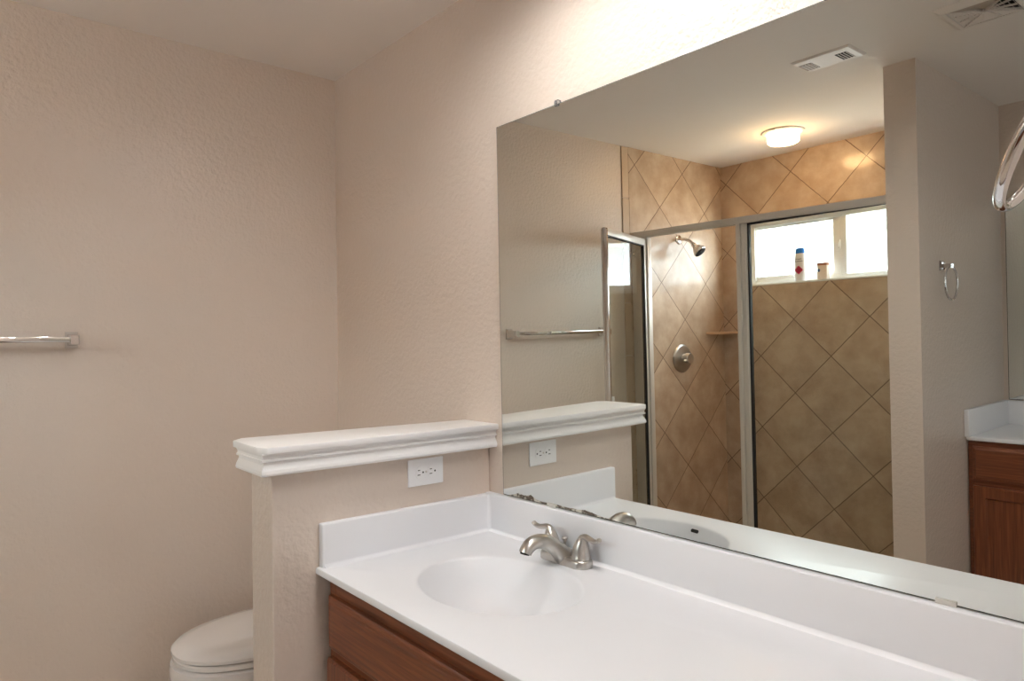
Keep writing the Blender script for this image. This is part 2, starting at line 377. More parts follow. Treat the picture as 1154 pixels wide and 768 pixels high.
# ------------------------------------------------------------------ vanity
ZT = 0.8075
YF = -0.553
VX0, VX1 = 0.999, 2.559
def cabinet(root, x0, x1, yf, zt, dim, flip, drawers):
    """face frame at yf; dim depth; flip=1 faces -Y, flip=-1 faces +Y; drawers = list of (kind,xa,xb,za,zb)"""
    yb = yf + flip*dim
    def body(b):
        ya = yf+flip*0.019
        box(b, (x0, ya, 0.09), (x0+0.016, yb, zt)); box(b, (x1-0.016, ya, 0.09), (x1, yb, zt))
        box(b, (x0+0.016, ya, 0.09), (x1-0.016, yb, 0.106)); box(b, (x0+0.016, yb-flip*0.008, 0.106), (x1-0.016, yb, zt)); box(b, (x0+0.01, yf+flip*0.08, 0), (x1-0.01, yb, 0.09))
    part('carcass', body, 'wood_v', root, False)
    def ff(b):
        box(b, (x0, yf, 0.09), (x0+0.032, yf+flip*0.019, zt), 0.001); box(b, (x1-0.032, yf, 0.09), (x1, yf+flip*0.019, zt), 0.001)
        for za, zb in ((drawers[0][4]-0.015, zt), (drawers[0][3]-0.035, drawers[0][3]+0.012), (0.09, 0.125)): box(b, (x0+0.032, yf, za), (x1-0.032, yf+flip*0.019, zb), 0.001)
    def ff2(b):
        ff(b)
        for xe in {d[1] for d in drawers if d[0] == 'door'} - {min(d[1] for d in drawers)}: box(b, (xe-0.045, yf+flip*0.0005, 0.125), (xe+0.02, yf+flip*0.0185, drawers[0][4]-0.015))
    part('face_frame', ff2, 'wood_h', root, False)
    for kind, xa, xb, za, zb in drawers:
        y1 = yf - flip*0.019
        if kind == 'drawer':
            def dr(b):
                P = lambda o, y: [Vector((xa+o, y, za+o)), Vector((xb-o, y, za+o)), Vector((xb-o, y, zb-o)), Vector((xa+o, y, zb-o))]
                loft(b, [P(0, yf), P(0, yf-flip*0.010), P(0.004, yf-flip*0.013), P(0.012, yf-flip*0.0155), P(0.016, y1), ])
            part('drawer_front', dr, 'wood_h', root, False)
        else:
            def door(b):
                P = lambda o, y: [Vector((xa+o, y, za+o)), Vector((xb-o, y, za+o)), Vector((xb-o, y, zb-o)), Vector((xa+o, y, zb-o))]
                f = 0.056
                loft(b, [P(0, yf), P(0, yf-flip*0.013), P(0.005, y1), P(f-0.008, y1), P(f-0.003, yf-flip*0.013), P(f, yf-flip*0.009)])
            part('door', door, 'wood_v', root, False)
van = thing('vanity_cabinet', 'reddish-brown oak vanity cabinet in the foreground under the white sink top', 'cabinet', (1.78, -0.27, 0))
fr = []
xs = [1.032, 1.795, 2.558]
for a, c in zip(xs, xs[1:]):
    fr.append(('drawer', a, c-0.03, 0.612, 0.742))
xs = [1.032, 1.4135, 1.795, 2.1765, 2.558]
for a, c in zip(xs, xs[1:]):
    fr.append(('door', a, c-0.03, 0.115, 0.590))
cabinet(van, 1.018, 2.555, -0.524, 0.788, 0.50, 1, fr)

EX, EY, EA, EB = 1.392, -0.286, 0.2136, 0.168
def sinktop(root, x0, x1, y0, y1, zt, ex, ey, ea, eb, th=0.019):
    def top(b):
        N = 96; corners = [(x0, y0), (x1, y0), (x1, y1), (x0, y1)]
        angs = sorted([2*PI*i/N for i in range(N)] + [math.atan2(c[1]-ey, c[0]-ex) % (2*PI) for c in corners])
        def rect(a, ins=0):
            dx, dy = math.cos(a), math.sin(a); t = 1e9
            if dx > 1e-9: t = min(t, (x1-ins-ex)/dx)
            if dx < -1e-9: t = min(t, (x0+ins-ex)/dx)
            if dy > 1e-9: t = min(t, (y1-ins-ey)/dy)
            if dy < -1e-9: t = min(t, (y0+ins-ey)/dy)
            return (ex+dx*t, ey+dy*t)
        def ell(a, s):
            dx, dy = math.cos(a), math.sin(a); r = 1/math.sqrt((dx/ea)**2+(dy/eb)**2)
            return (ex+dx*r*s, ey+dy*r*s)
        loops = [[Vector((*rect(a, 0.003), zt-th)) for a in angs], [Vector((*rect(a), zt-th+0.003)) for a in angs], [Vector((*rect(a), zt-0.005)) for a in angs], [Vector((*rect(a, 0.0015), zt-0.0015)) for a in angs], [Vector((*rect(a, 0.005), zt)) for a in angs]]
        for sc_, dz in ((1.06, 0), (1.022, -0.0005), (1.006, -0.0022), (0.994, -0.006), (0.978, -0.012), (0.955, -0.020), (0.925, -0.034), (0.885, -0.052), (0.83, -0.072), (0.755, -0.092), (0.66, -0.109), (0.55, -0.121), (0.43, -0.1295), (0.30, -0.135), (0.18, -0.1375), (0.10, -0.138)):
            loops.append([Vector((*ell(a, sc_), zt+dz)) for a in angs])
        loft(b, loops, True, False, True)
    part('countertop_slab', top, 'marble', root)
st = thing('sink_top', 'white cultured marble sink top with oval basin below the big mirror', 'countertop', (1.78, -0.27, ZT))
sinktop(st, VX0, VX1, YF, -0.0005, ZT, EX, EY, EA, EB)
def splash(b, lo, hi): box(b, lo, hi, 0.004, 3)
part('backsplash', lambda b: splash(b, (VX0, -0.021, ZT-0.002), (VX1, -0.0005, 0.9175)), 'marble', st)
part('side_splash', lambda b: splash(b, (VX0, -0.545, ZT-0.002), (VX0+0.022, -0.021, 0.9155)), 'marble', st)
def cove(b):
    # rounded fillet where the deck meets the splashes
    r = 0.012
    def quarter(t): a = t*PI/2; return (r*(1-math.sin(a)), r*(1-math.cos(a)))
    pr_ = [quarter(i/8) for i in range(9)]
    loft(b, [[Vector((x, -0.0205-p, ZT-0.0005+q)) for p, q in pr_] + [Vector((x, -0.0205, ZT-0.0005))] for x in (VX0+0.02, VX1)])
    loft(b, [[Vector((VX0+0.0215+p, y, ZT-0.0005+q)) for p, q in pr_] + [Vector((VX0+0.0215, y, ZT-0.0005))] for y in (-0.54, -0.021)])
    loft(b, [[Vector((VX0+0.0215+p, -0.0205-q, z)) for p, q in pr_] + [Vector((VX0+0.0215, -0.0205, z))] for z in (ZT, 0.913)])
part('cove', cove, 'marble', st)
def drain(b):
    z = ZT-0.1375
    lathe(b, (EX, EY, z), (0, 0, 1), [(0.004, 0.001), (0.022, 0.001), (0.026, 0.003), (0.031, 0.003), (0.033, 0.0), (0.033, -0.004)], 32)
part('drain', drain, 'chrome', st, label='chrome pop-up drain')
def overflow(b):
    c = Vector((1.4138, -0.4469, 0.7908)); d = Vector((-0.06, 0.91, 0.40)).normalized(); u = Vector((1, 0.07, 0)).normalized(); u = (u-d*d.dot(u)).normalized(); v = d.cross(u)
    lp = []
    for i in range(24):
        a = 2*PI*i/24; s = 0.009 if math.cos(a) > 0 else -0.009
        lp.append(u*(s+0.0048*math.cos(a)) + v*0.0052*math.sin(a))
    loft(b, [[c+p-d*0.006 for p in lp], [c+p+d*0.001 for p in lp]])
part('overflow_hole', overflow, 'darkhole', st, label='dark oval overflow hole in the basin wall')

# ------------------------------------------------------------------ faucet
FX, FY = 1.385, -0.062
fa = thing('faucet', 'brushed nickel two-handle faucet on the white sink deck', 'faucet', (FX, FY, ZT))
def fbase(b):
    N = 44
    def lp(o, z):
        out = []
        for i in range(N):
            a = 2*PI*i/N; s = 0.053 if math.cos(a) > 0 else -0.053
            out.append(Vector((FX+s+(0.0285-o)*math.cos(a), FY+(0.0285-o)*math.sin(a), z)))
        return out
    loft(b, [lp(0, ZT), lp(0, ZT+0.013), lp(0.0015, ZT+0.017), lp(0.004, ZT+0.0195), lp(0.009, ZT+0.0205)])
part('base_plate', fbase, 'brushed', fa)
def spout(b):
    cl = [(-0.052, 0.004, 0.024, 0.026), (-0.074, 0.020, 0.0225, 0.024), (-0.100, 0.043, 0.0205, 0.020), (-0.126, 0.060, 0.0195, 0.0185), (-0.152, 0.0685, 0.0190, 0.0175), (-0.176, 0.067, 0.0185, 0.0165), (-0.192, 0.057, 0.0175, 0.0150), (-0.198, 0.0475, 0.0170, 0.0140)]
    n_ = 5; pts = spline([(FX, y, ZT+z) for y, z, _, _ in cl], n_)
    rad = []
    for i in range(len(pts)):
        t = i/n_; k = min(int(t), len(cl)-2); f = t-k
        rad.append((cl[k][2]*(1-f)+cl[k+1][2]*f, cl[k][3]*(1-f)+cl[k+1][3]*f))
    tube(b, pts, rad, 24, side=(1, 0, 0))
part('spout', spout, 'brushed', fa)
part('aerator', lambda b: lathe(b, (FX, -0.1985, ZT+0.049), (0, -0.35, -1), [(0.0115, 0), (0.0115, 0.004), (0.009, 0.0045)], 24), 'darkhole', fa)
def handle(sx):
    hx = FX+sx*0.052
    def cone(b):
        loops = []
        for r, h, o in ((0.0245, 0.0, 0), (0.0245, 0.004, 0), (0.0235, 0.006, 0), (0.0225, 0.016, 0), (0.0195, 0.030, 0.001), (0.0155, 0.042, 0.003), (0.0115, 0.051, 0.005), (0.006, 0.0555, 0.007), (0.001, 0.0565, 0.008)):
            loops.append([Vector((hx+sx*o+r*math.cos(2*PI*i/28), FY+r*math.sin(2*PI*i/28), ZT+0.0195+h)) for i in range(28)])
        loft(b, loops)
    h = part('handle', cone, 'brushed', fa)
    def lever(b):
        pts = spline([(hx-sx*0.002, FY, ZT+0.062), (hx+sx*0.006, FY, ZT+0.0725), (hx+sx*0.018, FY, ZT+0.0755), (hx+sx*0.032, FY-0.001, ZT+0.073), (hx+sx*0.046, FY-0.002, ZT+0.071), (hx+sx*0.058, FY-0.003, ZT+0.0735), (hx+sx*0.066, FY-0.004, ZT+0.0785)], 5)
        k = len(pts); rad = [(0.0105*(1-i/(k-1))+0.0075*(i/(k-1)), 0.0080*(1-i/(k-1))+0.0050*(i/(k-1))) for i in range(k)]
        tube(b, pts, rad, 16, side=(0, 1, 0))
    part('lever', lever, 'brushed', h)
handle(1); handle(-1)
part('lift_rod', lambda b: lathe(b, (FX, -0.066, ZT+0.030), (0, 0, 1), [(0.0028, 0), (0.0028, 0.020), (0.0040, 0.023), (0.0078, 0.029), (0.0082, 0.031), (0.006, 0.033)], 20), 'brushed', fa)

# ------------------------------------------------------------------ big mirror, leaning slightly, held by clips
TAU = 0.0103; ZB = 0.9193; MX0, MX1, MH = 1.0695, 2.545, 1.0675
mroot = thing('wall_mirror', 'big frameless mirror resting on the white backsplash', 'mirror', (MX0, -0.006, ZB))
def mp(x, d, h):    # x along, d out of the glass face, h up the glass
    return Vector((x, -0.006 - h*math.sin(TAU) - d*math.cos(TAU), ZB + h*math.cos(TAU) - d*math.sin(TAU)))
def mbox(b, xa, xb, d0, d1, h0, h1, bev=0.0):
    t = bmesh.new(); loft(t, [[mp(xa, d0, h), mp(xb, d0, h), mp(xb, d1, h), mp(xa, d1, h)] for h in (h0, h1)])
    if bev: bmesh.ops.bevel(t, geom=list(t.edges), offset=bev, segments=2, profile=0.5, affect='EDGES')
    merge(b, t)
def mface(b):
    e = 0.0015
    lp = [mp(MX0+e, 0.00015, e), mp(MX1-e, 0.00015, e), mp(MX1-e, 0.00015, MH-e), mp(MX0+e, 0.00015, MH-e)]
    b.faces.new([b.verts.new(p) for p in lp])
part('glass_body', lambda b: mbox(b, MX0, MX1, -0.0055, 0.0, 0.0, MH), 'glassedge', mroot, False)
bmf = bmesh.new(); mface(bmf)
mo = obj('reflecting_face', bmf, 'mirror', mroot)
if mo.data.polygons[0].normal.y > 0: mo.data.flip_normals()
part('mirror_clip', lambda b: (mbox(b, 1.317, 1.331, -0.010, 0.004, MH-0.006, MH+0.010, 0.002), mbox(b, 1.319, 1.329, 0.003, 0.006, MH-0.003, MH+0.006, 0.001)), 'clear', mroot, True, 'small clear plastic clip on the top edge')
for xc in (1.275, 2.225):
    part('mirror_clip', lambda b: (mbox(b, xc-0.016, xc+0.016, 0.0006, 0.003, -0.0045, 0.0075, 0.0008), mbox(b, xc-0.016, xc+0.016, -0.006, 0.003, -0.0055, -0.0005)), 'aluminium', mroot, True, 'small metal clip on the bottom edge')

# ------------------------------------------------------------------ outlet
ox = 0.998; oy, oz = -0.228, 1.004
ot = thing('outlet', 'white duplex electrical outlet on the half wall beneath the ledge', 'outlet', (ox, oy, oz))
part('cover_plate', lambda b: box(b, (ox, oy-0.0575, oz-0.037), (ox+0.005, oy+0.0575, oz+0.037), 0.0022, 3), 'plastic', ot)
for s in (-1, 1):
    yc = oy+s*0.0195
    def rec(b):
        lp = []
        for i in range(36):
            a = 2*PI*i/36; lp.append((max(-0.0145, min(0.0145, 0.0172*math.cos(a))), 0.0172*math.sin(a)))
        loft(b, [[Vector((x_, yc+p, oz+q)) for p, q in lp] for x_ in (ox+0.003, ox+0.0068)])
    r = part('receptacle', rec, 'plastic', ot, False)
    def slots(b):
        box(b, (ox+0.006, yc-0.0085, oz+0.0052), (ox+0.0071, yc-0.0015, oz+0.0074)); box(b, (ox+0.006, yc-0.0095, oz-0.0074), (ox+0.0071, yc-0.0005, oz-0.0052))
        lathe(b, (ox+0.006, yc+0.0085, oz), (1, 0, 0), [(0.0026, 0), (0.0026, 0.0011)], 16)
    part('socket_slots', slots, 'darkhole', r, False)
part('screw', lambda b: lathe(b, (ox+0.005, oy, oz), (1, 0, 0), [(0.0032, 0), (0.0030, 0.0010), (0.0018, 0.0015)], 16), 'aluminium', ot)

# ------------------------------------------------------------------ towel bar on the left wall
tb = thing('towel_bar', 'chrome square towel bar on the beige left wall', 'towel bar', (0, -1.26, 1.385))
part('bar', lambda b: box(b, (0.048, -1.585, 1.3765), (0.066, -0.935, 1.3945), 0.002), 'chrome', tb)
for y in (-0.930, -1.590):
    def post(b):
        def sq(h, x): return [Vector((x, y-h[0], 1.385-h[1])), Vector((x, y+h[0], 1.385-h[1])), Vector((x, y+h[0], 1.385+h[1])), Vector((x, y-h[0], 1.385+h[1]))]
        loft(b, [sq((0.018, 0.026), 0), sq((0.018, 0.026), 0.006), sq((0.013, 0.018), 0.016), sq((0.012, 0.014), 0.040), sq((0.0135, 0.016), 0.046), sq((0.0135, 0.016), 0.066), sq((0.011, 0.013), 0.070)])
    part('post', post, 'chrome', tb, False)

# ------------------------------------------------------------------ toilet behind the half wall
TX = 0.43
to = thing('toilet', 'white toilet with closed lid behind the half wall', 'toilet', (TX, -0.40, 0))
def egg(cy, hw, lf, lb, z, n=48):
    """rounded outline, front toward -Y"""
    out = []
    for i in range(n):
        a = 2*PI*i/n; c, s = math.cos(a), math.sin(a)
        e = 0.9
        x = TX + hw*math.copysign(abs(c)**e, c); y = cy + (lf if s < 0 else lb)*math.copysign(abs(s)**(0.95 if s < 0 else 0.7), s)
        out.append(Vector((x, y, z)))
    return out
def bowl(b):
    L = [egg(-0.40, 0.13, 0.22, 0.20, 0.0), egg(-0.40, 0.125, 0.215, 0.19, 0.02), egg(-0.39, 0.105, 0.17, 0.17, 0.12), egg(-0.40, 0.115, 0.19, 0.17, 0.20), egg(-0.43, 0.155, 0.25, 0.20, 0.28), egg(-0.46, 0.182, 0.285, 0.23, 0.35), egg(-0.465, 0.190, 0.282, 0.24, 0.400), egg(-0.465, 0.188, 0.279, 0.24, 0.416), egg(-0.465, 0.178, 0.268, 0.235, 0.422)]
    loft(b, L); box(b, (TX-0.10, -0.28, 0.05), (TX+0.10, -0.10, 0.40), 0.03, 3)
part('bowl', bowl, 'porcelain', to)
part('seat', lambda b: loft(b, [egg(-0.465, 0.180, 0.266, 0.20, 0.423), egg(-0.465, 0.186, 0.273, 0.205, 0.427), egg(-0.465, 0.186, 0.273, 0.205, 0.438), egg(-0.465, 0.182, 0.269, 0.20, 0.442)]), 'seatplastic', to)
part('lid', lambda b: loft(b, [egg(-0.465, 0.182, 0.269, 0.20, 0.4435), egg(-0.465, 0.190, 0.277, 0.205, 0.448), egg(-0.465, 0.190, 0.277, 0.205, 0.457), egg(-0.465, 0.180, 0.266, 0.196, 0.467), egg(-0.465, 0.145, 0.225, 0.165, 0.4745), egg(-0.465, 0.07, 0.12, 0.09, 0.478)]), 'seatplastic', to)
part('tank', lambda b: box(b, (TX-0.22, -0.215, 0.40), (TX+0.22, -0.02, 0.76), 0.025, 4), 'porcelain', to)
part('tank_lid', lambda b: box(b, (TX-0.232, -0.225, 0.76), (TX+0.232, -0.012, 0.795), 0.012, 3), 'porcelain', to)
part('flush_lever', lambda b: (lathe(b, (TX-0.15, -0.214, 0.70), (0, -1, 0), [(0.013, 0), (0.013, 0.008), (0.006, 0.012)], 16), tube(b, [(TX-0.15, -0.222, 0.70), (TX-0.11, -0.226, 0.695), (TX-0.075, -0.226, 0.688)], 0.0055, 10)), 'chrome', to)

# ------------------------------------------------------------------ shower enclosure
YE = -1.87
sf = thing('shower_screen', 'fixed satin aluminium shower screen with tall clear glass panel', 'shower screen', (0.72, YE, 0))
def hbox(b, xa, xb, y0, y1, za, zb):
    sl = -0.018/1.43
    loft(b, [[Vector((x, y0, za+sl*x)), Vector((x, y1, za+sl*x)), Vector((x, y1, zb+sl*x)), Vector((x, y0, zb+sl*x))] for x in (xa, xb)])
part('header_rail', lambda b: (hbox(b, 0.007, 1.436, YE-0.022, YE+0.022, 1.912, 1.946), hbox(b, 0.007, 1.436, YE+0.022, YE+0.026, 1.916, 1.932)), 'aluminium', sf, False)
part('post', lambda b: (box(b, (0.682, YE-0.020, 0.11), (0.746, YE+0.012, 1.906), 0.002), box(b, (0.690, YE+0.012, 0.11), (0.712, YE+0.020, 1.906), 0.002), box(b, (0.722, YE+0.012, 0.11), (0.74, YE+0.017, 1.906), 0.001)), 'aluminium', sf)
part('gasket', lambda b: (box(b, (0.746, YE-0.008, 0.14), (0.756, YE+0.010, 1.90)), box(b, (0.746, YE-0.008, 1.893), (1.43, YE+0.010, 1.903))), 'gasket', sf, False)
part('wall_jamb', lambda b: (box(b, (0.007, YE-0.020, 0.11), (0.100, YE+0.010, 1.906), 0.002), box(b, (0.100, YE-0.016, 0.11), (0.128, YE+0.018, 1.906), 0.003)), 'aluminium', sf)
part('sill_rail', lambda b: box(b, (0.006, YE-0.025, 0.11), (1.436, YE+0.025, 0.14), 0.003), 'aluminium', sf)
part('end_jamb', lambda b: box(b, (1.41, YE-0.018, 0.14), (1.436, YE+0.018, 1.90), 0.002), 'aluminium', sf)
part('glass_panel', lambda b: box(b, (0.752, YE-0.003, 0.14), (1.412, YE+0.003, 1.90)), 'glass', sf, False)
# door, open toward the room
hx, hy = 0.108, YE+0.022; ex, ey = 0.305, -1.30
dx, dy = ex-hx, ey-hy; DL = math.hypot(dx, dy); dux, duy = dx/DL, dy/DL
dr = thing('shower_door', 'clear glass shower door standing open in a chrome frame', 'shower door', (hx, hy, 0.145))
def dbox(b, s0, s1, t0, t1, z0, z1, bev=0.0):
    P = lambda s, t, z: Vector((hx+dux*s-duy*t, hy+duy*s+dux*t, z))
    q = bmesh.new(); loft(q, [[P(s0, t0, z), P(s1, t0, z), P(s1, t1, z), P(s0, t1, z)] for z in (z0, z1)])
    if bev: bmesh.ops.bevel(q, geom=list(q.edges), offset=bev, segments=2, profile=0.5, affect='EDGES')
    merge(b, q)
part('hinge_stile', lambda b: dbox(b, 0, 0.026, -0.011, 0.011, 0.145, 1.897, 0.002), 'aluminium', dr)
part('free_stile', lambda b: (dbox(b, DL-0.030, DL, -0.011, 0.011, 0.145, 1.897, 0.002), dbox(b, DL-0.012, DL-0.002, -0.016, 0.016, 0.15, 1.89, 0.002)), 'chrome', dr)
part('top_rail', lambda b: dbox(b, 0.026, DL-0.030, -0.011, 0.011, 1.862, 1.897, 0.002), 'aluminium', dr)
part('bottom_rail', lambda b: dbox(b, 0.026, DL-0.030, -0.011, 0.011, 0.145, 0.185, 0.002), 'aluminium', dr)
part('gasket', lambda b: (dbox(b, 0.026, 0.033, -0.009, 0.009, 0.185, 1.862), dbox(b, 0.026, DL-0.03, -0.009, 0.009, 1.856, 1.862)), 'gasket', dr, False)
part('glass_panel', lambda b: dbox(b, 0.03, DL-0.028, -0.003, 0.003, 0.18, 1.866), 'glass', dr, False)
part('pull', lambda b: dbox(b, DL-0.06, DL-0.036, -0.014, 0.014, 0.93, 1.06, 0.003), 'aluminium', dr)

# shower head, valve, shelf
sh = thing('showerhead', 'chrome shower head on a curved arm from the tiled wall', 'shower head', (0.006, -2.305, 1.938))
part('flange', lambda b: lathe(b, (0.006, -2.305, 1.938), (1, 0, 0), [(0.029, 0), (0.028, 0.004), (0.020, 0.009), (0.011, 0.011)], 28), 'chrome', sh)
arm = spline([(0.006, -2.305, 1.938), (0.045, -2.305, 1.937), (0.085, -2.305, 1.922), (0.112, -2.305, 1.897)], 6)
part('arm', lambda b: tube(b, arm, 0.0095, 14), 'chrome', sh)
hd = Vector((0.66, -0.10, -0.74)).normalized()
hp = Vector((0.112, -2.305, 1.897))
part('head', lambda b: lathe(b, hp-hd*0.006, hd, [(0.012, 0), (0.0145, 0.008), (0.0145, 0.016), (0.012, 0.021), (0.017, 0.026), (0.026, 0.038), (0.036, 0.055), (0.0395, 0.064), (0.0395, 0.072), (0.037, 0.075)], 32), 'chrome', sh)
part('spray_face', lambda b: (lathe(b, hp+hd*0.0685, hd, [(0.0345, 0), (0.0345, 0.0025), (0.030, 0.0035)], 32), [lathe(b, hp+hd*0.0715+(frame_of(hd)[1]*math.cos(a)+frame_of(hd)[2]*math.sin(a))*r, hd, [(0.002, 0), (0.0014, 0.0025)], 8) for r, k in ((0.012, 6), (0.022, 12)) for a in [2*PI*i/k for i in range(k)]]), 'darkhole', sh, label='dark nozzle face')
vy, vz = -2.308, 1.207
va = thing('shower_valve', 'round metal shower valve with lever on the tiled wall', 'valve', (0.006, vy, vz))
part('escutcheon', lambda b: lathe(b, (0.006, vy, vz), (1, 0, 0), [(0.087, 0), (0.088, 0.004), (0.083, 0.010), (0.072, 0.013), (0.055, 0.014), (0.03, 0.018)], 44), 'brushed', va)
hnd = part('handle', lambda b: lathe(b, (0.02, vy, vz), (1, 0, 0), [(0.027, 0), (0.027, 0.020), (0.034, 0.026), (0.034, 0.046), (0.030, 0.051)], 32), 'brushed', va)
part('lever', lambda b: tube(b, [(0.055, vy, vz), (0.058, vy+0.022, vz-0.006), (0.060, vy+0.044, vz-0.012), (0.060, vy+0.054, vz-0.015)], [0.010, 0.009, 0.008, 0.005], 12), 'brushed', hnd)
cs = bmesh.new(); N = 14
arc = [(0.006+0.165*math.sin(i/N*PI/2), YS+0.20*math.cos(i/N*PI/2)) for i in range(N+1)]
arc = [(0.006+0.20*(1-i/N), YS+0.20*(i/N)) for i in range(N+1)]
prism(cs, [(0.006, YS)] + arc, 'z', 1.349, 1.363, 0.003)
o = obj('corner_shelf', cs, 'stone', None, True, base=(0.006, YS, 1.349)); o['label'] = 'tan stone corner shelf in the shower tile'; o['category'] = 'shelf'

# things on the shower sill
bx, by, bz = 0.523, -2.803, WZ0
bo = thing('shampoo_bottle', 'white shampoo bottle with blue cap on the window sill', 'bottle', (bx, by, bz))
def oval(hx_, hy_, z, n=32): return [Vector((bx+hx_*math.copysign(abs(math.cos(2*PI*i/n))**0.85, math.cos(2*PI*i/n)), by+hy_*math.sin(2*PI*i/n), bz+z)) for i in range(n)]
part('body', lambda b: loft(b, [oval(0.030, 0.017, 0.0), oval(0.0335, 0.020, 0.004), oval(0.035, 0.021, 0.03), oval(0.035, 0.021, 0.09), oval(0.0335, 0.0205, 0.13), oval(0.0315, 0.0195, 0.155), oval(0.031, 0.0195, 0.168)]), 'bottlewhite', bo)
part('cap', lambda b: loft(b, [oval(0.0305, 0.019, 0.168), oval(0.0305, 0.019, 0.172), oval(0.029, 0.0185, 0.186), oval(0.024, 0.016, 0.199), oval(0.016, 0.010, 0.203)]), 'capblue', bo, label='blue cap')
def diamond(b):
    y0, y1 = by+0.019, by+0.0222
    for k, (ox_, oz_) in enumerate(((-0.010, 0.0), (0.010, 0.0), (0.0, 0.011), (0.0, -0.011))):
        c = (bx+ox_, bz+0.068+oz_); lp = []
        for i in range(16):
            a = 2*PI*i/16; lp.append((c[0]+0.0115*math.cos(a), c[1]+0.0115*math.sin(a)))
        prism(b, lp, 'y', y0, y1)
    prism(b, [(bx-0.026, bz+0.068), (bx, bz+0.041), (bx+0.026, bz+0.068), (bx, bz+0.095)], 'y', y0-0.001, y1-0.0004)
part('flower_label', diamond, 'flowerred', bo, False, 'red flower mark')
def text_mesh(body, size):
    cu = bpy.data.curves.new('lettering', 'FONT'); cu.body = body; cu.size = size; cu.align_x = 'CENTER'; cu.extrude = 0.0004
    to_ = bpy.data.objects.new('lettering_tmp', cu); COL.objects.link(to_)
    dg = bpy.context.evaluated_depsgraph_get(); dg.update()
    me = bpy.data.meshes.new_from_object(to_.evaluated_get(dg)); bpy.data.objects.remove(to_); return me
def lettering(name, lines, mt, parent, at, size, lead):
    bm = bmesh.new()
    for i, tx in enumerate(lines):
        me = text_mesh(tx, size); t = bmesh.new(); t.from_mesh(me); bpy.data.meshes.remove(me)
        # text faces +Y: x -> -x so that it reads from the room (viewer on the +Y side)
        for v in t.verts: v.co = Vector((at[0]-v.co.x, at[1]+v.co.z, at[2]-i*lead+v.co.y))
        merge(bm, t)
    o_ = obj(name, bm, mt, parent); o_['label'] = 'dark lettering'; return o_
lettering('lettering', ['head &', 'shoulders'], 'ink', bo, (bx, by+0.0212, bz+0.130), 0.0135, 0.013)
cx0, cy0 = 0.665, -2.80
ca = thing('soap_carton', 'small cream and brown carton on the window sill', 'carton', (cx0, cy0, bz))
part('carton_body', lambda b: box(b, (cx0-0.029, cy0-0.017, bz), (cx0+0.029, cy0+0.017, bz+0.083), 0.0015), 'boxcream', ca)
part('carton_top', lambda b: box(b, (cx0-0.0295, cy0-0.0175, bz+0.083), (cx0+0.0295, cy0+0.0175, bz+0.099), 0.0015), 'boxbrown', ca, label='brown top band')
part('label_mark', lambda b: (prism(b, [(cx0-0.012+0.008*math.cos(i*PI/8)-0.006, bz+0.055+0.010*math.sin(i*PI/8)) for i in range(16)], 'y', cy0+0.0165, cy0+0.0178),), 'inkblue', ca, False, 'blue printed mark')

# ------------------------------------------------------------------ ceiling fittings
lx, ly = 0.697, -2.318
la = thing('ceiling_lamp', 'lit round drum lamp on the shower ceiling', 'lamp', (lx, ly, ZC))
part('lamp_base', lambda b: lathe(b, (lx, ly, ZC), (0, 0, -1), [(0.110, 0), (0.110, 0.006), (0.106, 0.009), (0.085, 0.010)], 48), 'trimwhite', la)
part('lamp_shade', lambda b: lathe(b, (lx, ly, ZC-0.009), (0, 0, -1), [(0.081, 0), (0.082, 0.035), (0.080, 0.047), (0.072, 0.053), (0.03, 0.056)], 48), 'drum', la)

v1x0, v1x1, v1y0, v1y1 = 1.226, 1.460, -1.565, -1.415
ve = thing('exhaust_vent', 'narrow white ceiling vent with two small louvred ends', 'vent', ((v1x0+v1x1)/2, (v1y0+v1y1)/2, ZC))
def vplate(b):
    P = lambda o, z: [Vector((v1x0+o, v1y0+o, z)), Vector((v1x1-o, v1y0+o, z)), Vector((v1x1-o, v1y1-o, z)), Vector((v1x0+o, v1y1-o, z))]
    loft(b, [P(0, ZC), P(0, ZC-0.0008), P(0.008, ZC-0.0065), P(0.012, ZC-0.007)], True, True, True)
part('cover', vplate, 'ventwhite', ve, False)
for xa, xb, mt_ in ((1.237, 1.289, 'ventbrown'), (1.384, 1.428, 'ventdark')):
    lv = part('louvre_opening', lambda b: box(b, (xa, -1.537, ZC-0.0080), (xb, -1.461, ZC-0.0060)), mt_, ve, False)
    n_ = 4; p_ = (xb-xa)/n_
    part('louvre_blades', lambda b: [box(b, (xa+i*p_+p_*0.80, -1.537, ZC-0.0088), (xa+(i+1)*p_, -1.461, ZC-0.0075)) for i in range(n_)], 'ventwhite', lv, False)

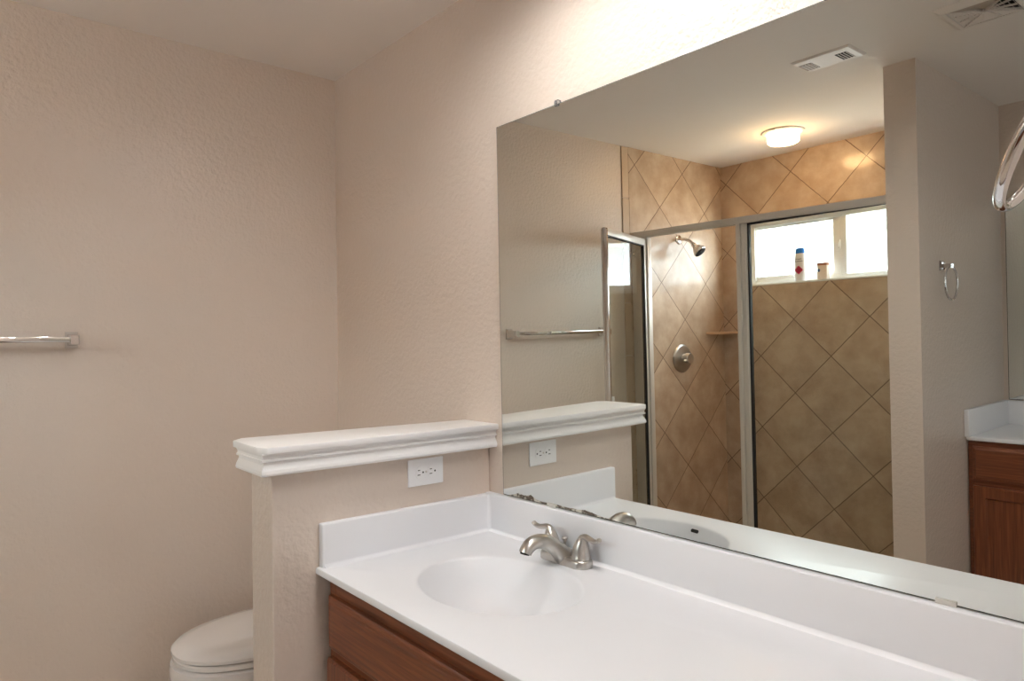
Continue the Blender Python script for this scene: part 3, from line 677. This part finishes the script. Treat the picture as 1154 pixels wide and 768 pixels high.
dxc, dyc, ro, ri = 1.878, -1.492, 0.122, 0.086
sd = thing('air_diffuser', 'square four-way ceiling air diffuser at the upper right edge', 'vent', (dxc, dyc, ZC))
def dframe(b):
    P = lambda r, z: [Vector((dxc-r, dyc-r, z)), Vector((dxc+r, dyc-r, z)), Vector((dxc+r, dyc+r, z)), Vector((dxc-r, dyc+r, z))]
    loft(b, [P(ro, ZC), P(ro, ZC-0.001), P(ro-0.02, ZC-0.014), P(ri+0.004, ZC-0.014), P(ri, ZC-0.006), P(ri, ZC)], True, False, False)
part('flange', dframe, 'ventwhite', sd, False)
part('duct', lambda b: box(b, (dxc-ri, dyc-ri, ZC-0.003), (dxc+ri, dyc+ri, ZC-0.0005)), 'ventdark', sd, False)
def blades(direction, wide, n_):
    ux, uy = direction; tx, ty = -uy, ux
    def f(b):
        A = lambda r, s, z: Vector((dxc+ux*r+tx*s, dyc+uy*r+ty*s, z))
        for i in range(n_):
            r1 = ri*(i+1.0)/n_; r0 = max(0.002, r1 - ri/n_*wide)
            # slanted slat, throwing the air outward
            loft(b, [[A(r0, s*r0, ZC-0.004), A(r0+0.0012, s*r0, ZC-0.004), A(r1, s*r1, ZC-0.0120), A(r1-0.0012, s*r1, ZC-0.0120)] for s in (-0.98, 0.98)])
        for s in (-0.33, 0.33):
            loft(b, [[A(0.012, s*0.012-0.0012, z), A(0.012, s*0.012+0.0012, z), A(ri, s*ri+0.0012, z), A(ri, s*ri-0.0012, z)] for z in (ZC-0.006, ZC-0.0128)])
    return f
for d_, wd_, nn_, mt_ in (((1, 0), 0.42, 6, 'ventwhite'), ((-1, 0), 1.0, 7, 'ventwhite'), ((0, 1), 1.0, 1, 'ventbrown'), ((0, -1), 1.15, 3, 'ventwhite')): part('slats', blades(d_, wd_, nn_), mt_, sd, False)  # single brown plate on the +Y side paints in the dim gaps
def cross(b):
    for a in (1, -1):
        u_ = Vector((1, a, 0)).normalized(); v_ = Vector((-a, 1, 0)).normalized(); c = Vector((dxc, dyc, 0)); L_ = ri*1.414
        loft(b, [[c+u_*s+v_*h+Vector((0, 0, z)) for h, z in ((-0.0015, ZC-0.0145), (0.0015, ZC-0.0145), (0.0015, ZC-0.004), (-0.0015, ZC-0.004))] for s in (-L_, L_)])
part('divider', cross, 'ventwhite', sd, False)

# downlights added over the vanity, in place of its unseen fixture
for gx, gy, lb in ((1.48, DLY, 'added white ceiling downlight over the basin end of the vanity'), (2.02, DLY-0.12, 'added white ceiling downlight, middle one over the vanity'), (2.43, DLY-0.22, 'added white ceiling downlight over the far right end of the vanity')):
    dlt = thing('added_downlight', lb, 'lamp', (gx, gy, ZC), 'added downlights over the vanity')
    part('housing', lambda b: lathe(b, (gx, gy, ZC), (0, 0, -1), [(0.085, 0), (0.085, 0.066), (0.098, 0.068), (0.098, 0.072), (0.083, 0.072), (0.080, 0.066), (0.078, 0.004), (0.02, 0.003)], 40, True, False), 'trimwhite', dlt)
    part('bulb', lambda b: lathe(b, (gx, gy, ZC-0.003), (0, 0, -1), [(0.016, 0), (0.018, 0.004)] + [(0.040*math.sin(a), 0.034-0.032*math.cos(a)) for a in [0.5+j*(PI-0.53)/12 for j in range(13)]], 32), 'bulb', dlt)

# ------------------------------------------------------------------ towel rings
def towel_ring(label, wall_p, nrm, ring_c, ring_n, Rr, r):
    t = thing('towel_ring', label, 'towel ring', wall_p)
    p, nn = Vector(wall_p), Vector(nrm)
    def plate(b):
        s = 0.021
        def sq(h, d): return [p+nn*d+Vector((0, h*a, h*c)) for a, c in ((-1, -1), (1, -1), (1, 1), (-1, 1))]
        loft(b, [sq(s, 0), sq(s, 0.004), sq(s*0.78, 0.010), sq(s*0.5, 0.014)])
    part('wall_plate', plate, 'chrome', t, False)
    topc = Vector(ring_c) + (Vector((0, 0, 1))-Vector(ring_n)*Vector(ring_n).z).normalized()*Rr
    def post(b):
        q = topc + (topc-p).normalized()*0.006
        d, u, v = frame_of(q-p)
        loft(b, [[p+nn*0.008+(u*a+v*c)*0.009 for a, c in ((-1, -1), (1, -1), (1, 1), (-1, 1))], [q+(u*a+v*c)*0.0085 for a, c in ((-1, -1), (1, -1), (1, 1), (-1, 1))]])
    part('post', post, 'chrome', t, False)
    part('ring', lambda b: torus(b, ring_c, ring_n, Rr, r), 'chrome', t)
a_, b_ = 0.136, -0.498
towel_ring('chrome towel ring cropped by the right edge, close to the camera', (2.56, -0.612, 1.600), (-1, 0, 0), (2.508, -0.607, 1.531), (math.cos(a_)*math.cos(b_), math.sin(a_)*math.cos(b_), math.sin(b_)), 0.072, 0.0048)
towel_ring('chrome towel ring on the side wall above the far sink top, seen in the mirror', (1.558, -1.998, 1.622), (1, 0, 0), (1.600, -1.985, 1.548), (1, 0, 0), 0.070, 0.0045)

# ------------------------------------------------------------------ second vanity in the nook
Z2 = 0.880; Y2 = -2.25; N1 = 3.0
v2 = thing('vanity_cabinet', 'reddish-brown oak vanity cabinet in the far nook, seen in the mirror', 'cabinet', (2.28, -2.53, 0))
xs = [1.578, 2.05, 2.53, 2.99]
fr = [('drawer', a, c-0.02, 0.684, 0.836) for a, c in zip(xs, xs[1:])] + [('door', a, c-0.02, 0.115, 0.662) for a, c in zip(xs, xs[1:])]
cabinet(v2, 1.560, N1, -2.272, Z2-0.019, 0.52, -1, fr)
s2 = thing('sink_top', 'white sink top in the far nook, seen at the right of the mirror', 'countertop', (2.28, -2.53, Z2))
sinktop(s2, 1.559, N1, YN+0.0005, Y2, Z2, 2.35, -2.53, 0.21, 0.165)
part('backsplash', lambda b: splash(b, (1.559, YN+0.0005, Z2-0.002), (N1, YN+0.021, 0.996)), 'marble', s2)
part('side_splash', lambda b: splash(b, (1.559, YN+0.021, Z2-0.002), (1.580, -2.226, 0.998)), 'marble', s2)
m2 = thing('wall_mirror', 'second frameless mirror above the far nook sink top, at the right edge', 'mirror', (1.574, YN, 1.0))
part('glass_body', lambda b: box(b, (1.578, YN+0.0005, 0.999), (2.98, YN+0.006, 1.98)), 'glassedge', m2, False)
def m2f(b): b.faces.new([b.verts.new(Vector(p)) for p in ((1.580, YN+0.0063, 1.001), (2.978, YN+0.0063, 1.001), (2.978, YN+0.0063, 1.978), (1.580, YN+0.0063, 1.978))])
o = part('reflecting_face', m2f, 'mirror2', m2, False)
if o.data.polygons[0].normal.y < 0: o.data.flip_normals()

# ------------------------------------------------------------------ outside the shower window
struct('ground', lambda b: box(b, (-14, -16, -0.5), (10, -3.05, -0.3)), 'ground')
nh = thing('neighbour_house', 'pale neighbouring house seen through the bright shower window', 'house', (-1.0, -8.2, -0.3))
def hwall(b):
    box(b, (-8, -10.5, -0.3), (4.5, -7.6, 2.55))
    for i in range(19): 
        z = -0.3+i*0.15; loft(b, [[Vector((x, -7.6, z)), Vector((x, -7.585, z)), Vector((x, -7.597, z+0.15)), Vector((x, -7.6, z+0.15))] for x in (-8, 4.5)])
part('house_wall', hwall, 'siding', nh, False)
def hroof(b):
    loft(b, [[Vector((x, -7.2, 2.62)), Vector((x, -7.2, 2.68)), Vector((x, -9.05, 3.15)), Vector((x, -10.9, 2.68)), Vector((x, -10.9, 2.62)), Vector((x, -9.05, 3.05))] for x in (-8.3, 4.8)])
part('roof', hroof, 'roofing', nh, False)
part('fascia', lambda b: (box(b, (-8.3, -7.2, 2.54), (4.8, -7.17, 2.69)), box(b, (-8.3, -7.6, 2.54), (4.8, -7.2, 2.56))), 'fascia', nh, False)
